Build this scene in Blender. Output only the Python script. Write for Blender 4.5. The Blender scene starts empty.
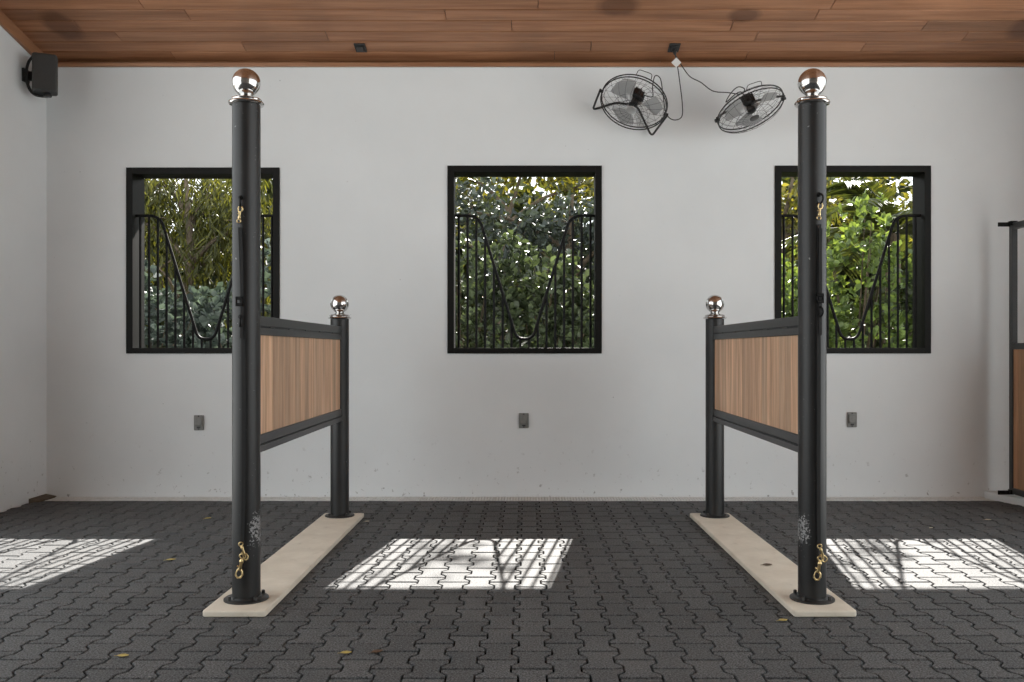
import bpy, bmesh, math, random
import numpy as np
from mathutils import Vector, Matrix

random.seed(7)
rng = np.random.default_rng(11)
S = bpy.context.scene
COL = S.collection
PI = math.pi

# ------------------------------------------------------------------ camera, sky, sun, exposure
F, VX, VY, CH = 900.0, 526.0, 350.0, 1.22          # focal length in px, vanishing point, eye height
cam_d = bpy.data.cameras.new('camera')
cam_d.sensor_width = 36.0
cam_d.lens = F / 1024 * 36.0
cam_d.shift_x = -(VX - 512) / 1024
cam_d.shift_y = (VY - 341) / 1024
cam_d.clip_end = 300
cam = bpy.data.objects.new('camera', cam_d)
COL.objects.link(cam)
cam.location = (0, 0, CH)
cam.rotation_euler = (PI / 2, 0, 0)
S.camera = cam

S.view_settings.view_transform = 'Standard'
S.view_settings.look = 'None'
S.view_settings.gamma = 1
S.view_settings.use_curve_mapping = False
S.view_settings.exposure = -0.05

wd = bpy.data.worlds.new('sky')
S.world = wd
wd.use_nodes = True
bg = wd.node_tree.nodes['Background']
bg.inputs[0].default_value = (0.93, 0.98, 1.0, 1)
bg.inputs[1].default_value = 2.3

sun_d = bpy.data.lights.new('sun', 'SUN')
sun_d.energy = 21
sun_d.angle = 0.0085
sun_d.color = (1.0, 0.955, 0.89)
sun = bpy.data.objects.new('sun', sun_d)
COL.objects.link(sun)
sun.location = (3, 20, 12)
SUN_DIR = Vector((-0.150, -1.0, -0.75))
sun.rotation_euler = SUN_DIR.to_track_quat('-Z', 'Y').to_euler()

# ------------------------------------------------------------------ room measures
WY, WT = 7.47, 0.23            # back wall inner face, thickness
XL, XR = -3.98, 4.32           # side walls
def ceil_z(y): return 3.632 + 0.21 * (WY - y)
EAVE, FRONT = 9.03, -3.0
WALL_END = 5.9                 # side walls cut short here, out of view, to let light in
def at(px, py, D): return Vector(((px - VX) / F * D, D, CH - (py - VY) / F * D))

# ------------------------------------------------------------------ materials
def newmat(name):
    m = bpy.data.materials.new(name)
    m.use_nodes = True
    nt = m.node_tree
    return m, nt, nt.nodes['Principled BSDF']

def N(nt, typ, **kw):
    n = nt.nodes.new(typ)
    for k, v in kw.items():
        if isinstance(k, str) and hasattr(n, k): setattr(n, k, v)
    return n

def ramp(nt, src, stops):
    r = N(nt, 'ShaderNodeValToRGB')
    els = r.color_ramp.elements
    while len(els) < len(stops): els.new(0.5)
    for e, (p, c) in zip(els, stops):
        e.position = p
        e.color = (*c, 1) if len(c) == 3 else c
    nt.links.new(src, r.inputs[0])
    return r.outputs[0]

def noise(nt, vec, scale, detail=4, rough=0.55):
    n = N(nt, 'ShaderNodeTexNoise')
    n.inputs['Scale'].default_value = scale
    n.inputs['Detail'].default_value = detail
    n.inputs['Roughness'].default_value = rough
    if vec is not None: nt.links.new(vec, n.inputs['Vector'])
    return n.outputs['Fac']

def mapping(nt, scale=(1, 1, 1), out='Object'):
    tc = N(nt, 'ShaderNodeTexCoord')
    mp = N(nt, 'ShaderNodeMapping')
    mp.inputs['Scale'].default_value = scale
    nt.links.new(tc.outputs[out], mp.inputs['Vector'])
    return mp.outputs['Vector']

def mix(nt, fac, a, b, blend='MIX'):
    m = N(nt, 'ShaderNodeMix')
    m.data_type = 'RGBA'
    m.blend_type = blend
    for sock, v in ((m.inputs[0], fac), (m.inputs[6], a), (m.inputs[7], b)):
        if isinstance(v, (int, float)): sock.default_value = v
        elif isinstance(v, tuple): sock.default_value = (*v, 1)
        else: nt.links.new(v, sock)
    return m.outputs[2]

def mathn(nt, op, a, b=0.0):
    m = N(nt, 'ShaderNodeMath')
    m.operation = op
    for s, v in ((m.inputs[0], a), (m.inputs[1], b)):
        if isinstance(v, (int, float)): s.default_value = v
        else: nt.links.new(v, s)
    return m.outputs[0]

def bump(nt, bsdf, h, strength=0.2, dist=0.01):
    b = N(nt, 'ShaderNodeBump')
    b.inputs['Strength'].default_value = strength
    b.inputs['Distance'].default_value = dist
    nt.links.new(h, b.inputs['Height'])
    nt.links.new(b.outputs[0], bsdf.inputs['Normal'])

def simple(name, col, rough=0.5, metal=0.0, var=0.15, scale=30, spec=0.5):
    m, nt, b = newmat(name)
    v = mapping(nt)
    n = noise(nt, v, scale)
    c = ramp(nt, n, [(0.3, tuple(x * (1 - var) for x in col)), (0.7, tuple(min(1, x * (1 + var)) for x in col))])
    nt.links.new(c, b.inputs['Base Color'])
    b.inputs['Roughness'].default_value = rough
    b.inputs['Metallic'].default_value = metal
    b.inputs['Specular IOR Level'].default_value = spec
    return m

def mat_plaster():
    m, nt, b = newmat('white_plaster')
    v = mapping(nt)
    big = ramp(nt, noise(nt, v, 1.3, 5), [(0.3, (0.735, 0.757, 0.765)), (0.7, (0.785, 0.807, 0.815))])
    # small scuffs and specks, mostly in the lowest half metre
    tc = N(nt, 'ShaderNodeTexCoord')
    sep = N(nt, 'ShaderNodeSeparateXYZ')
    nt.links.new(tc.outputs['Object'], sep.inputs[0])
    low = N(nt, 'ShaderNodeMapRange')
    low.inputs[1].default_value = 0.75; low.inputs[2].default_value = 0.02
    nt.links.new(sep.outputs[2], low.inputs[0])
    sp = ramp(nt, noise(nt, v, 22, 3, 0.6), [(0.655, (0, 0, 0)), (0.72, (1, 1, 1))])
    msk = mathn(nt, 'MULTIPLY', mathn(nt, 'POWER', low.outputs[0], 2.2), sp)
    c = mix(nt, mathn(nt, 'MULTIPLY', msk, 0.75), big, (0.28, 0.27, 0.25))
    dots = ramp(nt, noise(nt, v, 38, 1, 0.4), [(0.795, (0, 0, 0)), (0.82, (1, 1, 1))])
    c = mix(nt, mathn(nt, 'MULTIPLY', dots, 0.5), c, (0.2, 0.2, 0.2))
    nt.links.new(c, b.inputs['Base Color'])
    b.inputs['Roughness'].default_value = 0.85
    b.inputs['Specular IOR Level'].default_value = 0.2
    bump(nt, b, noise(nt, v, 9, 4), 0.12, 0.01)
    return m

def mat_paver():
    m, nt, b = newmat('rubber_paver')
    v = mapping(nt)
    geo = N(nt, 'ShaderNodeNewGeometry')
    base = ramp(nt, geo.outputs['Random Per Island'], [(0.0, (0.076, 0.078, 0.080)), (1.0, (0.100, 0.102, 0.104))])
    gran = ramp(nt, noise(nt, v, 130, 3, .7), [(0.38, (0.3, 0.3, 0.3)), (0.66, (1.9, 1.9, 1.9))])
    c = mix(nt, 1.0, base, gran, 'MULTIPLY')
    dust = ramp(nt, noise(nt, v, 1.6, 6, 0.62), [(0.5, (0, 0, 0)), (0.8, (1, 1, 1))])
    c = mix(nt, mathn(nt, 'MULTIPLY', dust, 0.35), c, (0.16, 0.155, 0.15))
    fleck = ramp(nt, noise(nt, v, 75, 1, 0.3), [(0.775, (0, 0, 0)), (0.8, (1, 1, 1))])
    c = mix(nt, mathn(nt, 'MULTIPLY', fleck, 0.6), c, (0.4, 0.38, 0.34))
    nt.links.new(c, b.inputs['Base Color'])
    b.inputs['Roughness'].default_value = 0.78
    b.inputs['Specular IOR Level'].default_value = 0.35
    bump(nt, b, noise(nt, v, 300, 2), 0.35, 0.003)
    return m

def mat_wood(name, dark, light, axis, scale=1.0, rough=0.4, island=0.5, stains=False, bmp=0.1):
    m, nt, b = newmat(name)
    sc = [9.0 * scale] * 3
    sc[axis] = 0.55 * scale
    geo = N(nt, 'ShaderNodeNewGeometry')
    tc = N(nt, 'ShaderNodeTexCoord')
    off = N(nt, 'ShaderNodeVectorMath'); off.operation = 'SCALE'
    comb = N(nt, 'ShaderNodeCombineXYZ')
    for i in range(3): nt.links.new(geo.outputs['Random Per Island'], comb.inputs[i])
    nt.links.new(comb.outputs[0], off.inputs[0]); off.inputs['Scale'].default_value = 37.0
    add = N(nt, 'ShaderNodeVectorMath'); add.operation = 'ADD'
    nt.links.new(tc.outputs['Object'], add.inputs[0]); nt.links.new(off.outputs[0], add.inputs[1])
    mp = N(nt, 'ShaderNodeMapping'); mp.inputs['Scale'].default_value = sc
    nt.links.new(add.outputs[0], mp.inputs['Vector'])
    g = noise(nt, mp.outputs[0], 1.6, 8, 0.62)
    c = ramp(nt, g, [(0.34, dark), (0.66, light)])
    mid = tuple((a + q) / 2 for a, q in zip(dark, light))
    tint = ramp(nt, geo.outputs['Random Per Island'], [(0.0, (1 - island * 0.5,) * 3), (0.5, (1.0, 0.97, 0.95)), (1.0, (1 + island * 0.45, 1 + island * 0.4, 1 + island * 0.36))])
    c = mix(nt, 1.0, c, tint, 'MULTIPLY')
    if stains:
        st = ramp(nt, noise(nt, mapping(nt, (0.9, 0.5, 0.5)), 1.15, 3, 0.5), [(0.56, (0, 0, 0)), (0.66, (1, 1, 1))])
        c = mix(nt, mathn(nt, 'MULTIPLY', st, 0.3), c, tuple(q * 0.45 for q in mid))
        # old water marks on the boards
        wob = noise(nt, mapping(nt, (5, 3, 3)), 1.0, 3)
        for (sx, sy, rx, ry) in ((-3.6, 7.0, .2, .3), (.68, 6.72, .26, .2), (1.66, 6.85, .18, .14), (3.9, 7.0, .22, .28), (-.9, 6.5, .3, .15)):
            mp2 = N(nt, 'ShaderNodeMapping'); mp2.vector_type = 'POINT'
            mp2.inputs['Location'].default_value = (-sx / rx, -sy / ry, 0); mp2.inputs['Scale'].default_value = (1 / rx, 1 / ry, 0)
            nt.links.new(tc.outputs['Object'], mp2.inputs['Vector'])
            ln = N(nt, 'ShaderNodeVectorMath'); ln.operation = 'LENGTH'
            nt.links.new(mp2.outputs[0], ln.inputs[0])
            mk = ramp(nt, mathn(nt, 'ADD', ln.outputs['Value'], mathn(nt, 'MULTIPLY', wob, 0.5)), [(0.72, (1, 1, 1)), (1.0, (0, 0, 0))])
            c = mix(nt, mathn(nt, 'MULTIPLY', mk, 0.7), c, (0.1, 0.035, 0.012))
    nt.links.new(c, b.inputs['Base Color'])
    b.inputs['Roughness'].default_value = rough
    bump(nt, b, g, bmp, 0.004)
    return m

def mat_stone():
    m, nt, b = newmat('limestone')
    v = mapping(nt)
    c = ramp(nt, noise(nt, v, 5, 7, 0.6), [(0.3, (0.64, 0.58, 0.475)), (0.7, (0.79, 0.73, 0.62))])
    st = ramp(nt, noise(nt, v, 14, 3), [(0.62, (0, 0, 0)), (0.8, (1, 1, 1))])
    c = mix(nt, mathn(nt, 'MULTIPLY', st, 0.3), c, (0.33, 0.28, 0.2))
    nt.links.new(c, b.inputs['Base Color'])
    b.inputs['Roughness'].default_value = 0.7
    bump(nt, b, noise(nt, v, 30, 5), 0.15, 0.003)
    return m

def mat_post(name, side):
    m, nt, b = newmat(name)
    v = mapping(nt)
    c = ramp(nt, noise(nt, v, 6, 4), [(0.3, (0.012, 0.012, 0.012)), (0.7, (0.017, 0.017, 0.017))])
    tc = N(nt, 'ShaderNodeTexCoord'); sep = N(nt, 'ShaderNodeSeparateXYZ')
    nt.links.new(tc.outputs['Object'], sep.inputs[0])
    if side:
        band = ramp(nt, sep.outputs[2], [(0.22, (0, 0, 0)), (0.3, (1, 1, 1)), (0.38, (1, 1, 1)), (0.46, (0, 0, 0))])
        part = ramp(nt, mathn(nt, 'MULTIPLY', sep.outputs[0], side * 6.0), [(0.1, (0, 0, 0)), (0.26, (1, 1, 1))])
        sc = noise(nt, v, 85, 3, 0.7)
        k = mathn(nt, 'MULTIPLY', band, part)
        k = ramp(nt, mathn(nt, 'ADD', sc, mathn(nt, 'MULTIPLY', k, 0.22)), [(0.70, (0, 0, 0)), (0.74, (1, 1, 1))])
        c = mix(nt, mathn(nt, 'MULTIPLY', k, 0.75), c, (0.42, 0.42, 0.42))
    tiny = ramp(nt, noise(nt, v, 48, 1, 0.3), [(0.79, (0, 0, 0)), (0.81, (1, 1, 1))])
    c = mix(nt, mathn(nt, 'MULTIPLY', tiny, 0.6), c, (0.4, 0.4, 0.4))
    nt.links.new(c, b.inputs['Base Color'])
    b.inputs['Roughness'].default_value = 0.42
    return m

def mat_leaf(name, a, bcol, trans=0.4, rough=0.45, tcol=None):
    m = bpy.data.materials.new(name)
    m.use_nodes = True
    nt = m.node_tree
    nt.nodes.clear()
    out = N(nt, 'ShaderNodeOutputMaterial')
    geo = N(nt, 'ShaderNodeNewGeometry')
    c = ramp(nt, geo.outputs['Random Per Island'], [(0.0, a), (0.8, bcol), (1.0, tuple(min(1, x * 1.5) for x in bcol))])
    d = N(nt, 'ShaderNodeBsdfPrincipled')
    d.inputs['Roughness'].default_value = rough
    d.inputs['Specular IOR Level'].default_value = 0.35
    t = N(nt, 'ShaderNodeBsdfTranslucent')
    nt.links.new(c, d.inputs['Base Color'])
    tc = mix(nt, 1.0, c, tcol or (1.5, 1.35, 0.5), 'MULTIPLY')
    nt.links.new(tc, t.inputs['Color'])
    mx = N(nt, 'ShaderNodeMixShader')
    mx.inputs[0].default_value = trans
    nt.links.new(d.outputs[0], mx.inputs[1]); nt.links.new(t.outputs[0], mx.inputs[2])
    nt.links.new(mx.outputs[0], out.inputs['Surface'])
    return m

M = {}
M['plaster'] = mat_plaster()
M['paver'] = mat_paver()
M['bedding'] = simple('paver_joint_bedding', (0.006, 0.006, 0.006), 0.95, spec=0.05)
M['ceil_wood'] = mat_wood('varnished_ceiling_wood', (0.235, 0.098, 0.042), (0.44, 0.215, 0.112), 0, rough=0.45, island=0.5, stains=True)
M['trim_wood'] = mat_wood('ceiling_trim_wood', (0.26, 0.12, 0.06), (0.42, 0.22, 0.12), 0, rough=0.4, island=0.1)
M['dark_gap'] = simple('dark_gap', (0.02, 0.012, 0.008), 0.9)
M['panel_wood'] = mat_wood('brown_panel_boards', (0.43, 0.25, 0.145), (0.79, 0.53, 0.345), 2, scale=1.5, rough=0.5, island=0.45)
M['gate_wood'] = mat_wood('gate_boards', (0.34, 0.17, 0.085), (0.52, 0.29, 0.15), 2, scale=2.0, rough=0.5, island=0.3)
M['front_wood'] = mat_wood('light_block_boards', (0.15, 0.14, 0.13), (0.24, 0.23, 0.215), 2, rough=0.6, island=0.3)  # dark boards of the added wall behind the camera
M['stone'] = mat_stone()
M['post'] = mat_post('black_post_paint', 0)
M['post_l'] = mat_post('black_post_paint_scuffed_right', 1)
M['post_r'] = mat_post('black_post_paint_scuffed_left', -1)
M['rail'] = simple('charcoal_rail_paint', (0.036, 0.037, 0.038), 0.42, var=0.1)
M['black'] = simple('black_metal', (0.007, 0.007, 0.007), 0.55, var=0.2, spec=0.2)
M['frame'] = simple('black_window_frame', (0.006, 0.006, 0.005), 0.55, var=0.15, spec=0.2)
M['fan_black'] = simple('fan_black_metal', (0.016, 0.016, 0.016), 0.4, var=0.2)
M['blade'] = simple('fan_blade_metal', (0.42, 0.42, 0.42), 0.4, metal=0.3, var=0.05)
M['badge'] = simple('fan_badge', (0.09, 0.09, 0.09), 0.35, var=0.1)
M['silver'] = simple('silver_badge', (0.6, 0.6, 0.6), 0.3, metal=0.7, var=0.05)
M['chrome'] = simple('polished_chrome', (0.62, 0.61, 0.60), 0.07, metal=1.0, var=0.03)
M['brass'] = simple('worn_brass', (0.72, 0.55, 0.28), 0.3, metal=1.0, var=0.3)
M['webbing'] = simple('black_webbing', (0.008, 0.008, 0.008), 0.7, var=0.3, scale=200)
M['speaker'] = simple('charcoal_speaker', (0.055, 0.054, 0.052), 0.6, var=0.1)
M['grey_plastic'] = simple("grey_outlet_plastic", (0.21, 0.21, 0.2), 0.5, var=0.12)
M['dark_plastic'] = simple('dark_plastic', (0.02, 0.02, 0.02), 0.5)
M['white_plastic'] = simple('white_plastic', (0.75, 0.75, 0.74), 0.45, var=0.04)
M['grate'] = simple('pale_grate_plastic', (0.74, 0.74, 0.72), 0.6, var=0.12)
M['bolt'] = simple('flange_bolt_steel', (0.1, 0.1, 0.1), 0.35, metal=0.8)
M['bark'] = simple('bark', (0.10, 0.075, 0.05), 0.9, var=0.5, scale=12)
M['soil'] = simple('garden_soil', (0.07, 0.055, 0.035), 0.95, var=0.4, scale=4)
M['bounce_ground'] = simple('pale_bounce_ground', (0.53, 0.545, 0.55), 0.9, var=0.12, scale=2)  # unseen ground, kept pale to bounce sunlight into the bay
M['roof'] = simple('roof_metal', (0.3, 0.3, 0.3), 0.6)
M['dry_leaf'] = simple('dry_yellow_leaf', (0.5, 0.38, 0.1), 0.7, var=0.3)
M['brown_leaf'] = simple('dry_brown_leaf', (0.1, 0.05, 0.02), 0.7, var=0.3)
M['pale_leaf'] = simple('dry_pale_leaf', (0.62, 0.56, 0.42), 0.7, var=0.2)
M['clusia'] = mat_leaf('glossy_shrub_leaf', (0.032, 0.044, 0.025), (0.08, 0.105, 0.055), 0.22, 0.4, (1.3, 1.3, 0.7))
M['clusia_blue'] = mat_leaf('bluish_shrub_leaf', (0.04, 0.054, 0.048), (0.098, 0.122, 0.106), 0.2, 0.4, (1.1, 1.2, 0.8))
M['clusia_lime'] = mat_leaf('bright_shrub_leaf', (0.055, 0.088, 0.03), (0.14, 0.2, 0.065), 0.35, 0.4)
M['willow'] = mat_leaf('narrow_hanging_leaf', (0.028, 0.034, 0.01), (0.07, 0.075, 0.018), 0.4, 0.5)
M['dark_tree'] = mat_leaf('dark_tree_leaf', (0.018, 0.025, 0.022), (0.042, 0.054, 0.044), 0.2, 0.4, (1.2, 1.2, 0.7))
M['gold_tree'] = mat_leaf('golden_tree_leaf', (0.042, 0.052, 0.014), (0.11, 0.105, 0.025), 0.42, 0.5)
M['far_tree'] = mat_leaf('far_tree_leaf', (0.02, 0.03, 0.013), (0.05, 0.06, 0.022), 0.3, 0.6)
M['palm'] = mat_leaf('palm_leaflet', (0.026, 0.038, 0.015), (0.06, 0.075, 0.026), 0.3, 0.4)

# ------------------------------------------------------------------ mesh builder
class MB:
    def __init__(self): self.v, self.f = [], []
    def add(self, vs, fs):
        o = len(self.v)
        self.v += [tuple(p) for p in vs]
        self.f += [tuple(i + o for i in f) for f in fs]
        return self
    def box(self, x0, x1, y0, y1, z0, z1, T=None):
        vs = [Vector((x, y, z)) for z in (z0, z1) for y in (y0, y1) for x in (x0, x1)]
        if T is not None: vs = [T @ p for p in vs]
        return self.add(vs, [(0, 2, 3, 1), (4, 5, 7, 6), (0, 1, 5, 4), (2, 6, 7, 3), (0, 4, 6, 2), (1, 3, 7, 5)])
    def tube(self, pts, r, n=10, caps=True):
        pts = [Vector(p) for p in pts]
        rs = list(r) if hasattr(r, '__len__') else [r] * len(pts)
        t0 = (pts[1] - pts[0]).normalized()
        u = t0.orthogonal().normalized()
        rings, prev = [], t0
        for i, p in enumerate(pts):
            a = pts[max(0, i - 1)]; b = pts[min(len(pts) - 1, i + 1)]
            t = (b - a).normalized() if (b - a).length > 1e-9 else prev
            u = (prev.rotation_difference(t) @ u)
            u = (u - t * u.dot(t)).normalized()
            w = t.cross(u)
            rings.append([p + (u * math.cos(2 * PI * k / n) + w * math.sin(2 * PI * k / n)) * rs[i] for k in range(n)])
            prev = t
        vs = [q for rg in rings for q in rg]
        fs = []
        for i in range(len(rings) - 1):
            for k in range(n):
                k2 = (k + 1) % n
                fs.append((i * n + k, i * n + k2, (i + 1) * n + k2, (i + 1) * n + k))
        if caps:
            fs.append(tuple(range(n - 1, -1, -1)))
            fs.append(tuple((len(rings) - 1) * n + k for k in range(n)))
        return self.add(vs, fs)
    def ring(self, c, ax, R, r, n=40, m=8, T=None):
        c, ax = Vector(c), Vector(ax).normalized()
        u = ax.orthogonal().normalized(); w = ax.cross(u)
        vs, fs = [], []
        for i in range(n):
            a = 2 * PI * i / n
            d = u * math.cos(a) + w * math.sin(a)
            for k in range(m):
                b = 2 * PI * k / m
                vs.append(c + d * (R + r * math.cos(b)) + ax * (r * math.sin(b)))
        for i in range(n):
            for k in range(m):
                fs.append((i * m + k, ((i + 1) % n) * m + k, ((i + 1) % n) * m + (k + 1) % m, i * m + (k + 1) % m))
        return self.add(vs, fs)
    def lathe(self, prof, c=(0, 0, 0), n=40, R=None):
        c = Vector(c)
        vs, fs, idx = [], [], []
        for (r, z) in prof:
            if r < 1e-6:
                idx.append([len(vs)]); vs.append(Vector((0, 0, z)))
            else:
                idx.append(list(range(len(vs), len(vs) + n)))
                vs += [Vector((r * math.cos(2 * PI * k / n), r * math.sin(2 * PI * k / n), z)) for k in range(n)]
        for a, b in zip(idx[:-1], idx[1:]):
            for k in range(n):
                k2 = (k + 1) % n
                if len(a) == 1 and len(b) == 1: continue
                if len(a) == 1: fs.append((a[0], b[k2], b[k]))
                elif len(b) == 1: fs.append((a[k], a[k2], b[0]))
                else: fs.append((a[k], a[k2], b[k2], b[k]))
        if R is not None: vs = [R @ p for p in vs]
        return self.add([p + c for p in vs], fs)
    def prism(self, poly, a, b, T=lambda x, y, z: (x, y, z)):
        n = len(poly)
        vs = [T(p[0], p[1], a) for p in poly] + [T(p[0], p[1], b) for p in poly]
        fs = [tuple(range(n - 1, -1, -1)), tuple(range(n, 2 * n))]
        fs += [(i, (i + 1) % n, n + (i + 1) % n, n + i) for i in range(n)]
        return self.add(vs, fs)
    def build(self, name, mat, parent=None, bevel=0.0, smooth=True, angle=35, seg=2, loc=None):
        me = bpy.data.meshes.new(name)
        me.from_pydata(self.v, [], self.f)
        bm = bmesh.new(); bm.from_mesh(me)
        bmesh.ops.recalc_face_normals(bm, faces=bm.faces)
        bm.to_mesh(me); bm.free()
        if smooth:
            me.polygons.foreach_set('use_smooth', [True] * len(me.polygons))
            me.set_sharp_from_angle(angle=math.radians(angle))
        me.materials.append(mat)
        o = bpy.data.objects.new(name, me)
        COL.objects.link(o)
        if loc is not None: o.location = loc
        if parent is not None: o.parent = parent
        if bevel > 0:
            bv = o.modifiers.new('bevel', 'BEVEL')
            bv.width = bevel; bv.segments = seg; bv.limit_method = 'ANGLE'
            bv.angle_limit = math.radians(40)
        return o

def tag(o, label, cat, group=None):
    o['label'] = label; o['category'] = cat
    if group: o['group'] = group
    return o
def thing(name, label, cat, loc=(0, 0, 0), group=None):
    o = bpy.data.objects.new(name, None)
    COL.objects.link(o)
    o.location = loc
    o.empty_display_size = 0.1
    return tag(o, label, cat, group)
def struct(o):
    o['kind'] = 'structure'
    return o
def copy_tree(o, parent=None):
    c = o.copy(); COL.objects.link(c)
    if parent is not None: c.parent = parent
    for ch in list(o.children): copy_tree(ch, c)
    return c
def smooth_path(pts, n=8):
    pts = [Vector(p) for p in pts]
    P = [pts[0] * 2 - pts[1]] + pts + [pts[-1] * 2 - pts[-2]]
    out = []
    for i in range(1, len(P) - 2):
        p0, p1, p2, p3 = P[i - 1:i + 3]
        for k in range(n):
            t = k / n
            out.append(0.5 * ((2 * p1) + (p2 - p0) * t + (2 * p0 - 5 * p1 + 4 * p2 - p3) * t * t + (3 * p1 - p0 - 3 * p2 + p3) * t ** 3))
    out.append(pts[-1])
    return out
def round_path(pts, r, n=6):
    pts = [Vector(p) for p in pts]
    out = [pts[0]]
    for a, b, c in zip(pts[:-2], pts[1:-1], pts[2:]):
        d1 = (a - b); d2 = (c - b)
        q = min(r, d1.length * 0.48, d2.length * 0.48)
        s, e = b + d1.normalized() * q, b + d2.normalized() * q
        for k in range(n + 1):
            t = k / n
            out.append(s * (1 - t) ** 2 + b * 2 * t * (1 - t) + e * t * t)
    out.append(pts[-1])
    return out

# ------------------------------------------------------------------ setting: floor
PW, PL = 0.135, 0.198                      # paver column pitch, length
def paver_floor():
    m = MB()
    g = 0.0044
    wide, narrow = 0.0815, 2 * PW / 2 - 0.0815
    a1, a2 = 0.033, 0.066                  # y where the side starts and ends its slant
    hy = PL / 2
    he = hy - .0032
    out = [(-wide, -he), (wide, -he), (wide, -hy + a1), (narrow, -hy + a2 - 0.0), (narrow, hy - a2), (wide, hy - a1),
           (wide, he), (-wide, he), (-wide, hy - a1), (-narrow, hy - a2), (-narrow, -hy + a2), (-wide, -hy + a1)]
    def inset(poly, d):
        n = len(poly); res = []
        for i in range(n):
            p0, p1, p2 = Vector(poly[i - 1]), Vector(poly[i]), Vector(poly[(i + 1) % n])
            e1, e2 = (p1 - p0).normalized(), (p2 - p1).normalized()
            n1, n2 = Vector((-e1.y, e1.x)), Vector((-e2.y, e2.x))
            k = 1 + n1.dot(n2)
            res.append(tuple(p1 + (n1 + n2) * (d / k)))
        return res
    o1, o2 = inset(out, g), inset(out, g + 0.0026)
    x0c, y0c = 0.024, 3.447
    ncol = int((XR - XL) / PW) + 3
    i0 = int((XL - x0c) / PW) - 1
    for i in range(i0, i0 + ncol + 1):
        cx = x0c + i * PW
        if cx < XL + 0.01 or cx > XR - 0.01: continue
        ph = 0.0 if i % 2 == 0 else PL / 2
        k0 = int((FRONT - y0c) / PL) - 1
        for k in range(k0, 60):
            cy = y0c + ph + (k + 0.5) * PL
            if cy < FRONT: continue
            clip = lambda y: min(y, 7.272)
            if cy - hy > 7.26: continue
            dz = random.uniform(-0.0012, 0.0012)
            tx, ty = random.uniform(-.006, .006), random.uniform(-.006, .006)
            clx = lambda x: max(XL, min(XR, x))
            top = [(clx(cx + p[0]), clip(cy + p[1]), dz + p[0] * tx + p[1] * ty) for p in o2]
            rim = [(clx(cx + p[0]), clip(cy + p[1]), dz - 0.002 + p[0] * tx + p[1] * ty) for p in o1]
            bot = [(clx(cx + p[0]), clip(cy + p[1]), -0.028) for p in o1]
            n = 12
            fs = [tuple(range(n))]
            fs += [(i2 + n, (i2 + 1) % n + n, (i2 + 1) % n, i2) for i2 in range(n)]
            fs += [(i2 + 2 * n, (i2 + 1) % n + 2 * n, (i2 + 1) % n + n, i2 + n) for i2 in range(n)]
            m.add(top + rim + bot, fs)
    fl = struct(m.build('floor', M['paver'], smooth=False))
    b = MB().box(XL - .1, XR + .1, FRONT, WY + .05, -0.12, -0.02)
    b.build('bedding', M['bedding'], fl, smooth=False)
paver_floor()

# ------------------------------------------------------------------ setting: walls with window openings
WIN_C = (-2.680, -0.0115, 2.711)
WIN_HW = (.633, .638, .645)
WIN_TOP = (2.731, 2.747, 2.747)
WHX, WZ0, WZ1 = 0.64, 1.193, 2.747
def back_wall():
    m = MB()
    xs = [XL - .15]
    for c, h in zip(WIN_C, WIN_HW): xs += [c - h, c + h]
    xs.append(XR + .15)
    zs = [-0.1, WZ0, WZ1, 3.575]
    for i in range(len(xs) - 1):
        for k in range(3):
            if i % 2 == 1:
                if k == 1: continue
                tp = WIN_TOP[i // 2]
                m.box(xs[i], xs[i + 1], WY, WY + WT, tp if k == 2 else zs[k], zs[k + 1])
            else: m.box(xs[i], xs[i + 1], WY, WY + WT, zs[k], zs[k + 1])
    bm_o = m.build('wall_back', M['plaster'], smooth=False)
    bm = bmesh.new(); bm.from_mesh(bm_o.data)
    bmesh.ops.remove_doubles(bm, verts=bm.verts, dist=1e-5)
    seen, kill = {}, []
    for f in bm.faces:
        key = tuple(sorted(v.index for v in f.verts))
        if key in seen: kill += [f, seen[key]]
        seen[key] = f
    bmesh.ops.delete(bm, geom=list(set(kill)), context='FACES')
    bm.to_mesh(bm_o.data); bm.free()
    return struct(bm_o)
back_wall()
def side_wall(name, x0, x1, ye):
    poly = [(ye, -0.1), (WY + WT, -0.1), (WY + WT, ceil_z(WY + WT) + .02), (ye, ceil_z(ye) + .02)]
    m = MB().prism(poly, x0, x1, lambda y, z, x: (x, y, z))
    return struct(m.build(name, M['plaster'], smooth=False))
side_wall('wall_left', XL - .18, XL, WALL_END)
side_wall('wall_right', XR, XR + .18, 6.0)  # also ended early, out of view, for side light

# unseen boarded wall added behind the camera: blocks front light, darkens chrome reflections
def wall_light_block():
    m = MB()
    x = XL - 1.0
    while x < XR + 1.0:
        m.box(x + .001, x + .139, FRONT - .03, FRONT, -.1, ceil_z(FRONT) + .02)
        x += .14
    o = struct(m.build('wall_light_block', M['front_wood'], smooth=False))
    MB().box(XL - 1.0, XR + 1.0, FRONT - .12, FRONT - .031, -.1, ceil_z(FRONT) + .02).build('backing', M['bedding'], o, smooth=False)
wall_light_block()

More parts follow.
